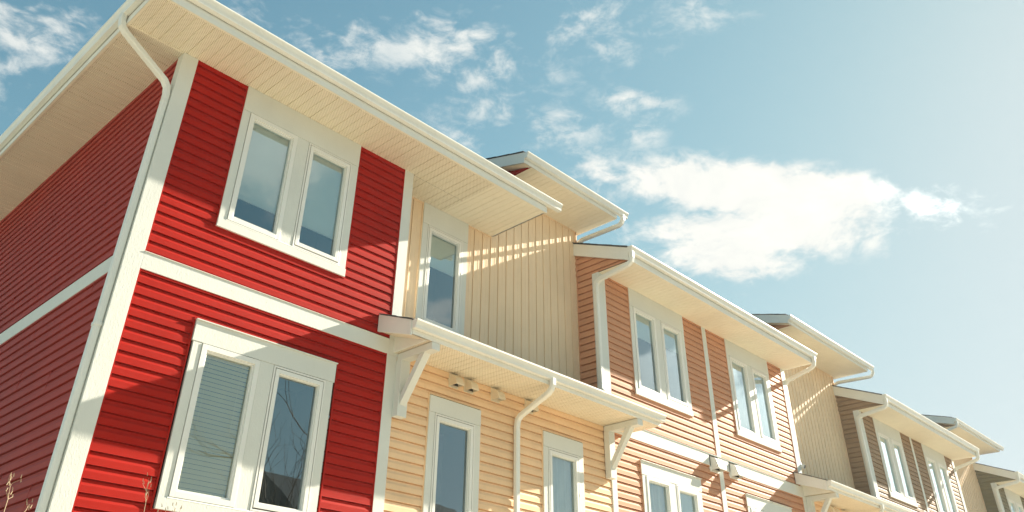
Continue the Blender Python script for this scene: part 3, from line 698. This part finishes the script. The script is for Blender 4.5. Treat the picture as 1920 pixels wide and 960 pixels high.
# ------------------------------------------------------------------ dry stalks close to the wall
def stalks(name, label, x, y, tips, zb):
    T = thing(name, label, 'plant', (x, y, GZ)); rnd = random.Random(int(x * 100) + 50)
    for (tx, ty, tz, r) in tips:
        m = MB(); n = 9; pts = []; 
        for i in range(n + 1):
            t = i / n; pts.append((x + (tx - x) * t ** 1.4 + rnd.uniform(-.006, .006), y + (ty - y) * t, GZ + (tz - .02 - GZ) * (t if i < 5 else .62 + .38 * (i - 5) / 4 if False else 1 - (1 - t) ** 1.9)))
        m.tube(pts, [r * (1 - .75 * i / n) for i in range(n + 1)], 5)
        for i in range(4, n + 1):
            for s_ in range(3):
                p = Vector(pts[i]); q = p + Vector((rnd.uniform(-.016, .016), rnd.uniform(-.014, .014), rnd.uniform(.015, .04)))
                m.tube([p, (p + q) / 2 + Vector((rnd.uniform(-.006, .006), 0, 0)), q], [r * .28, r * .25, r * .1], 4)
                for _ in range(2):
                    e = q + Vector((rnd.uniform(-.008, .008), rnd.uniform(-.008, .008), rnd.uniform(-.01, .006))); m.tube([e, e + Vector((rnd.uniform(-.003, .003), 0, .009))], [.0016, .0009], 4)
        m.build('stalk', 'straw', T)
stalks('dry_weed', 'dry straw stalks in front of the red side wall at bottom left', -1.62, -4.5, [(-1.645, -4.5, .50, .003), (-1.675, -4.48, .43, .0025), (-1.60, -4.52, .43, .0025)], 0)
stalks('dry_weed', 'dry straw stalks in front of the lower double window of the red house', -1.24, -4.5, [(-1.285, -4.5, .545, .0022), (-1.215, -4.5, .47, .002), (-1.165, -4.48, .49, .002)], 0)

# ------------------------------------------------------------------ across the street (mirrored in the glass)
def far_house(x0, x1, y0, wall, label, peak):
    H = thing('townhouse', label, 'house', (x0, y0, GZ), 'houses across the street'); zt = 5.4; D = 8
    T = lambda u, off, z: (u, y0 + off, z)
    hs = [(x0 + 1.2 + k * 2.6, x0 + 2.4 + k * 2.6, za, za + 1.4) for k in range(int((x1 - x0 - 1.5) // 2.6)) for za in (-.6, 1.9, 3.6)]
    m = MB(); hsiding(m, T, x0, x1, GZ + .3, zt, hs); m.box(x0, x0 + .1, y0 - D, y0 - .01, GZ, zt); m.box(x1 - .1, x1, y0 - D, y0 - .01, GZ, zt); m.box(x0 + .1, x1 - .1, y0 - D, y0 - D + .1, GZ, zt); m.build('wall', wall, H)
    r = MB(); r.prism([(y0 + .5, zt - .1), (y0 - D / 2, peak), (y0 - D - .5, zt - .1)], 0, x0 - .4, x1 + .4); r.build('roof', 'shingle', H)
    for h in hs:
        w = MB(); a, b, c, d = h
        w.box(a - .1, a, y0, y0 + .04, c - .1, d + .15); w.box(b, b + .1, y0, y0 + .04, c - .1, d + .15); w.box(a, b, y0, y0 + .04, d, d + .15); w.box(a, b, y0, y0 + .04, c - .1, c)
        W = w.build('window', 'trim', H); g = MB(); g.quad((a, y0 - .03, c), (b, y0 - .03, c), (b, y0 - .03, d), (a, y0 - .03, d)); g.build('glass_pane', 'glass', W)
        k = MB(); k.box(a, b, y0 - .5, y0 - .48, c, d); k.build('room_lining', 'room', W)
far_house(-16, -4, -21, 'paint_w', 'pale house across the street facing the street left of the other three', 8.2)
far_house(17, 27.5, -21.5, 'paint_b', 'blue grey house across the street behind the bare tree', 8.5)
far_house(29, 42, -21, 'paint_w', 'pale long house across the street, farthest right of the pale ones', 8.3)
far_house(46, 60, -21, 'paint_b', 'blue grey house across the street at the far end', 8.4)
def bare_tree(x, y, h, label, seed):
    T = thing('bare_tree', label, 'tree', (x, y, GZ), 'bare trees along the street'); rnd = random.Random(seed)
    tr, cr = MB(), MB()
    pts = [(x, y, GZ), (x + .05, y, GZ + h * .16), (x - .04, y + .05, GZ + h * .32)]; tr.tube(pts, [.11, .085, .065], 8); tr.build('trunk', 'bark', T)
    def grow(p, d, L, r, lev):
        pts = [p]; q = p; dd = d.copy()
        for i in range(4):
            dd = (dd + Vector((rnd.gauss(0, .13), rnd.gauss(0, .13), rnd.gauss(.05, .08)))).normalized(); q = q + dd * L / 4; pts.append(q)
        cr.tube(pts, [r * (1 - .14 * i) for i in range(5)], 5 if lev < 2 else 4, cap=False)
        if lev >= 5: return
        for k in range(3 if lev < 3 else 2):
            a = rnd.uniform(0, 6.28); s_ = dd.cross(Vector((math.cos(a), math.sin(a), .3))).normalized()
            nd_ = (dd * rnd.uniform(.7, 1.0) + s_ * rnd.uniform(.35, .75)).normalized(); grow(pts[2 + (k + lev) % 3], nd_, L * rnd.uniform(.6, .8), r * .56, lev + 1)
    top = Vector(pts[-1])
    for k in range(4):
        a = k * 1.6 + rnd.uniform(-.3, .3); grow(top, Vector((math.cos(a) * .45, math.sin(a) * .45, 1)).normalized(), h * .27, .050, 1)
    cr.build('crown', 'bark', T)
bare_tree(8.7, -10.6, 9.2, 'bare tree on the grass strip opposite the red house', 4)
bare_tree(17.5, -19.5, 8.0, 'bare tree in front of the blue grey house across the street', 9)
bare_tree(27.0, -19.0, 8.5, 'bare tree opposite the taupe house', 15)
clear_org()

# ------------------------------------------------------------------ added scattering volume standing in for lens glare
hm = bpy.data.materials.new('glare_veil_volume'); hm.use_nodes = True; hn = hm.node_tree; hn.nodes.clear()
ho = hn.nodes.new('ShaderNodeOutputMaterial'); hv = hn.nodes.new('ShaderNodeVolumePrincipled'); hv.inputs['Color'].default_value = (.93, .95, .95, 1)
hv.inputs['Density'].default_value = .0009; hv.inputs['Anisotropy'].default_value = .40; hn.links.new(hv.outputs[0], ho.inputs['Volume'])
m = MB(); m.box(-40, 70, -40, 20, GZ - 1, 11.5); MT['glare_veil'] = hm; tag(m.build('glare_veil', 'glare_veil'), kind='stuff')
